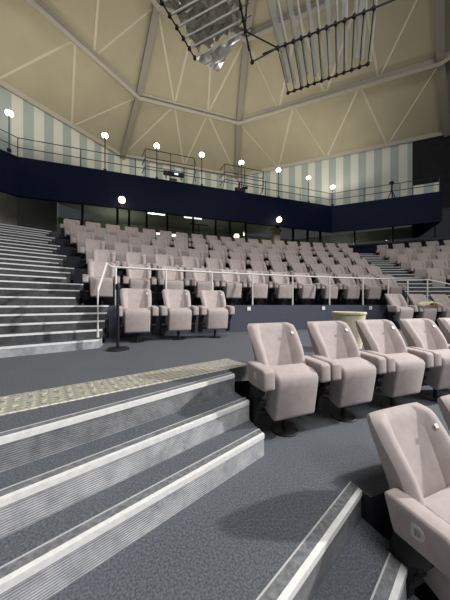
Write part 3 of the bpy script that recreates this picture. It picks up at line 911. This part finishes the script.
for i in range(6):
    s = (i + .35) / 6; q = lerp(b0, b1, s); w = lerp(l0, l1, s); up = (q - w).normalized() * 2.4
    ex = (b1 - b0).normalized() * .07
    bm = BM(); pts = []
    for k in range(9):
        m_ = lerp(w + (q - w) * .2, q + up, k / 8) + Vector((random.uniform(-.03, .03), random.uniform(-.03, .03), 0)); pts.append((m_ - ex * (1 - .3 * (k % 2)), m_ + ex * (1 - .3 * ((k + 1) % 2))))
    for k in range(8):
        v = [bm.verts.new(p - O) for p in (pts[k][0], pts[k][1], pts[k + 1][1], pts[k + 1][0])]; bm.faces.new((v[0], v[1], v[2])); bm.faces.new((v[0], v[2], v[3]))
    bmesh.ops.solidify(bm, geom=bm.faces[:], thickness=.01)
    obj('clear_strip', bm, M['acrylic'], t)
# left one: rods lie across, foil sheets behind
b0, b1 = cw(.10, 5.7, 8.36), cw(.62, 7.5, 8.36)
l0, l1 = cw(-1.72, 5.9, 7.6), cw(-.93, 7.57, 7.6)
t, O2 = sculpture('hanging chandelier of slanting tubes and crumpled silver foil, left one', b0, b1, l0, l1, 7, .25, None, False)
bm = BM(); G = 16; grid = []
f00, f10, f11, f01 = l0 + Vector((0, 0, .45)), l1 + Vector((.15, .1, .35)), b1 + Vector((0, 0, .25)), b0 + Vector((0, 0, .35))
ext = cw(-.22, 7.55, 7.25)
for i in range(G + 1):
    row = []
    for j in range(G + 1):
        a = lerp(lerp(f00, f10, i / G), lerp(f01, f11, i / G), j / G)
        row.append(bm.verts.new(a - O2 + Vector((random.uniform(-.08, .08), random.uniform(-.08, .08), random.uniform(-.14, .14)))))
    grid.append(row)
for i in range(G):
    for j in range(G): bm.faces.new((grid[i][j], grid[i + 1][j], grid[i + 1][j + 1], grid[i][j + 1]))
bmesh.ops.solidify(bm, geom=bm.faces[:], thickness=.01)
obj('foil_sheet', bm, M['foil'], t)
bm = BM(); tri = [l1 + Vector((.0, .0, -.02)), cw(-.21, 7.4, 7.02), lerp(l1, b1, .92) + Vector((0, 0, -.05))]
N_ = 8; rows = []
for i in range(N_ + 1):
    r_ = []
    for j in range(N_ + 1 - i):
        a = i / N_; b_ = j / N_
        p = tri[0] * (1 - a - b_) + tri[1] * a + tri[2] * b_
        r_.append(bm.verts.new(p - O2 + Vector((random.uniform(-.03, .03), random.uniform(-.03, .03), random.uniform(-.05, .05)))))
    rows.append(r_)
for i in range(N_):
    for j in range(N_ - i):
        bm.faces.new((rows[i][j], rows[i + 1][j], rows[i][j + 1]))
        if j < N_ - i - 1: bm.faces.new((rows[i + 1][j], rows[i + 1][j + 1], rows[i][j + 1]))
bmesh.ops.solidify(bm, geom=bm.faces[:], thickness=.01)
obj('foil_sheet', bm, M['foil'], t)
# black corner frame joining the two
t = thing('truss_frame', 'black wire frame linking the two hanging chandeliers', 'frame', cw(.9, 7.5, 8.3)); O3 = Vector(t.location)
A_, B_, C_, D_ = cw(.62, 7.5, 8.36), cw(1.72, 8.0, 8.36), cw(.90, 8.1, 8.0), cw(.66, 7.0, 9.2)
for a, b in ((A_, B_), (A_, C_), (C_, B_), (A_, D_), (D_, cw(1.7, 6.6, 9.6)), (D_, cw(.62, 6.2, 9.9))):
    bm = BM(); add_tube(bm, [a - O3, b - O3], .022, 6); obj('bar', bm, M['black'], t)
for p in (A_, C_, D_):
    bm = BM(); bmesh.ops.create_icosphere(bm, subdivisions=2, radius=.07); obj('node', bm, M['black'], t, p - O3)
# suspension cables up to the roof
for o_, pts in ((bpy.data.objects['tube_chandelier'], (cw(1.72, 8.0, 8.36), cw(4.2, 6.92, 8.36))),):
    for p in pts:
        bm = BM(); q = Vector((p.x * .8, p.y * .98, 15.2)); add_tube(bm, [p - O, q - O], .008, 5); obj('cable', bm, M['black'], o_)
for p in (b0, b1):
    bm = BM(); q = Vector((p.x * .9, p.y * .95, 15.5)); add_tube(bm, [p - O2, q - O2], .008, 5)
    obj('cable', bm, M['black'], [x for x in bpy.data.objects if x.name.startswith('tube_chandelier')][1])
bm = BM(); q = Vector((A_.x, A_.y, 15.5)); add_tube(bm, [A_ - O3, q - O3], .008, 5); obj('cable', bm, M['black'], t)

# ------------------------------------------------------------------ lights
def area(name, loc, target, size, energy, col):
    l = bpy.data.lights.new(name, 'AREA'); l.energy = energy; l.size = size; l.color = col
    o = bpy.data.objects.new(name, l); COL.objects.link(o); o.location = loc
    o.rotation_euler = (Vector(target) - Vector(loc)).to_track_quat('-Z', 'Y').to_euler(); return o
def spot(name, loc, target, energy, deg, r, col, blend=.8):
    l = bpy.data.lights.new(name, 'SPOT'); l.energy = energy; l.spot_size = math.radians(deg); l.shadow_soft_size = r; l.color = col; l.spot_blend = blend
    o = bpy.data.objects.new(name, l); COL.objects.link(o); o.location = loc
    o.rotation_euler = (Vector(target) - Vector(loc)).to_track_quat('-Z', 'Y').to_euler(); return o
area('overhead_fill', (0, 4.0, 12.5), (0, 6.5, 0), 5.0, 800, (1, .98, .96))  # broad unseen fill added overhead to lift seats and floor
area('front_fill', (1.0, -3.0, 12.0), (0, 10, 1), 4.0, 600, (1, .98, .97))  # second unseen fill, added high in front of the rows
spot('key_spot', (11.5, 6.2, 7.0), (-1.5, 8.5, .3), 8500, 52, .22, (1, .97, .93))

w = bpy.data.worlds.new('world'); sc.world = w; w.use_nodes = True
w.node_tree.nodes['Background'].inputs[0].default_value = (.9, .93, 1, 1)
w.node_tree.nodes['Background'].inputs[1].default_value = .12
sc.view_settings.view_transform = 'Standard'; sc.view_settings.look = 'None'
sc.view_settings.exposure = 0.15; sc.view_settings.gamma = 1.0
sc.view_settings.use_curve_mapping = False
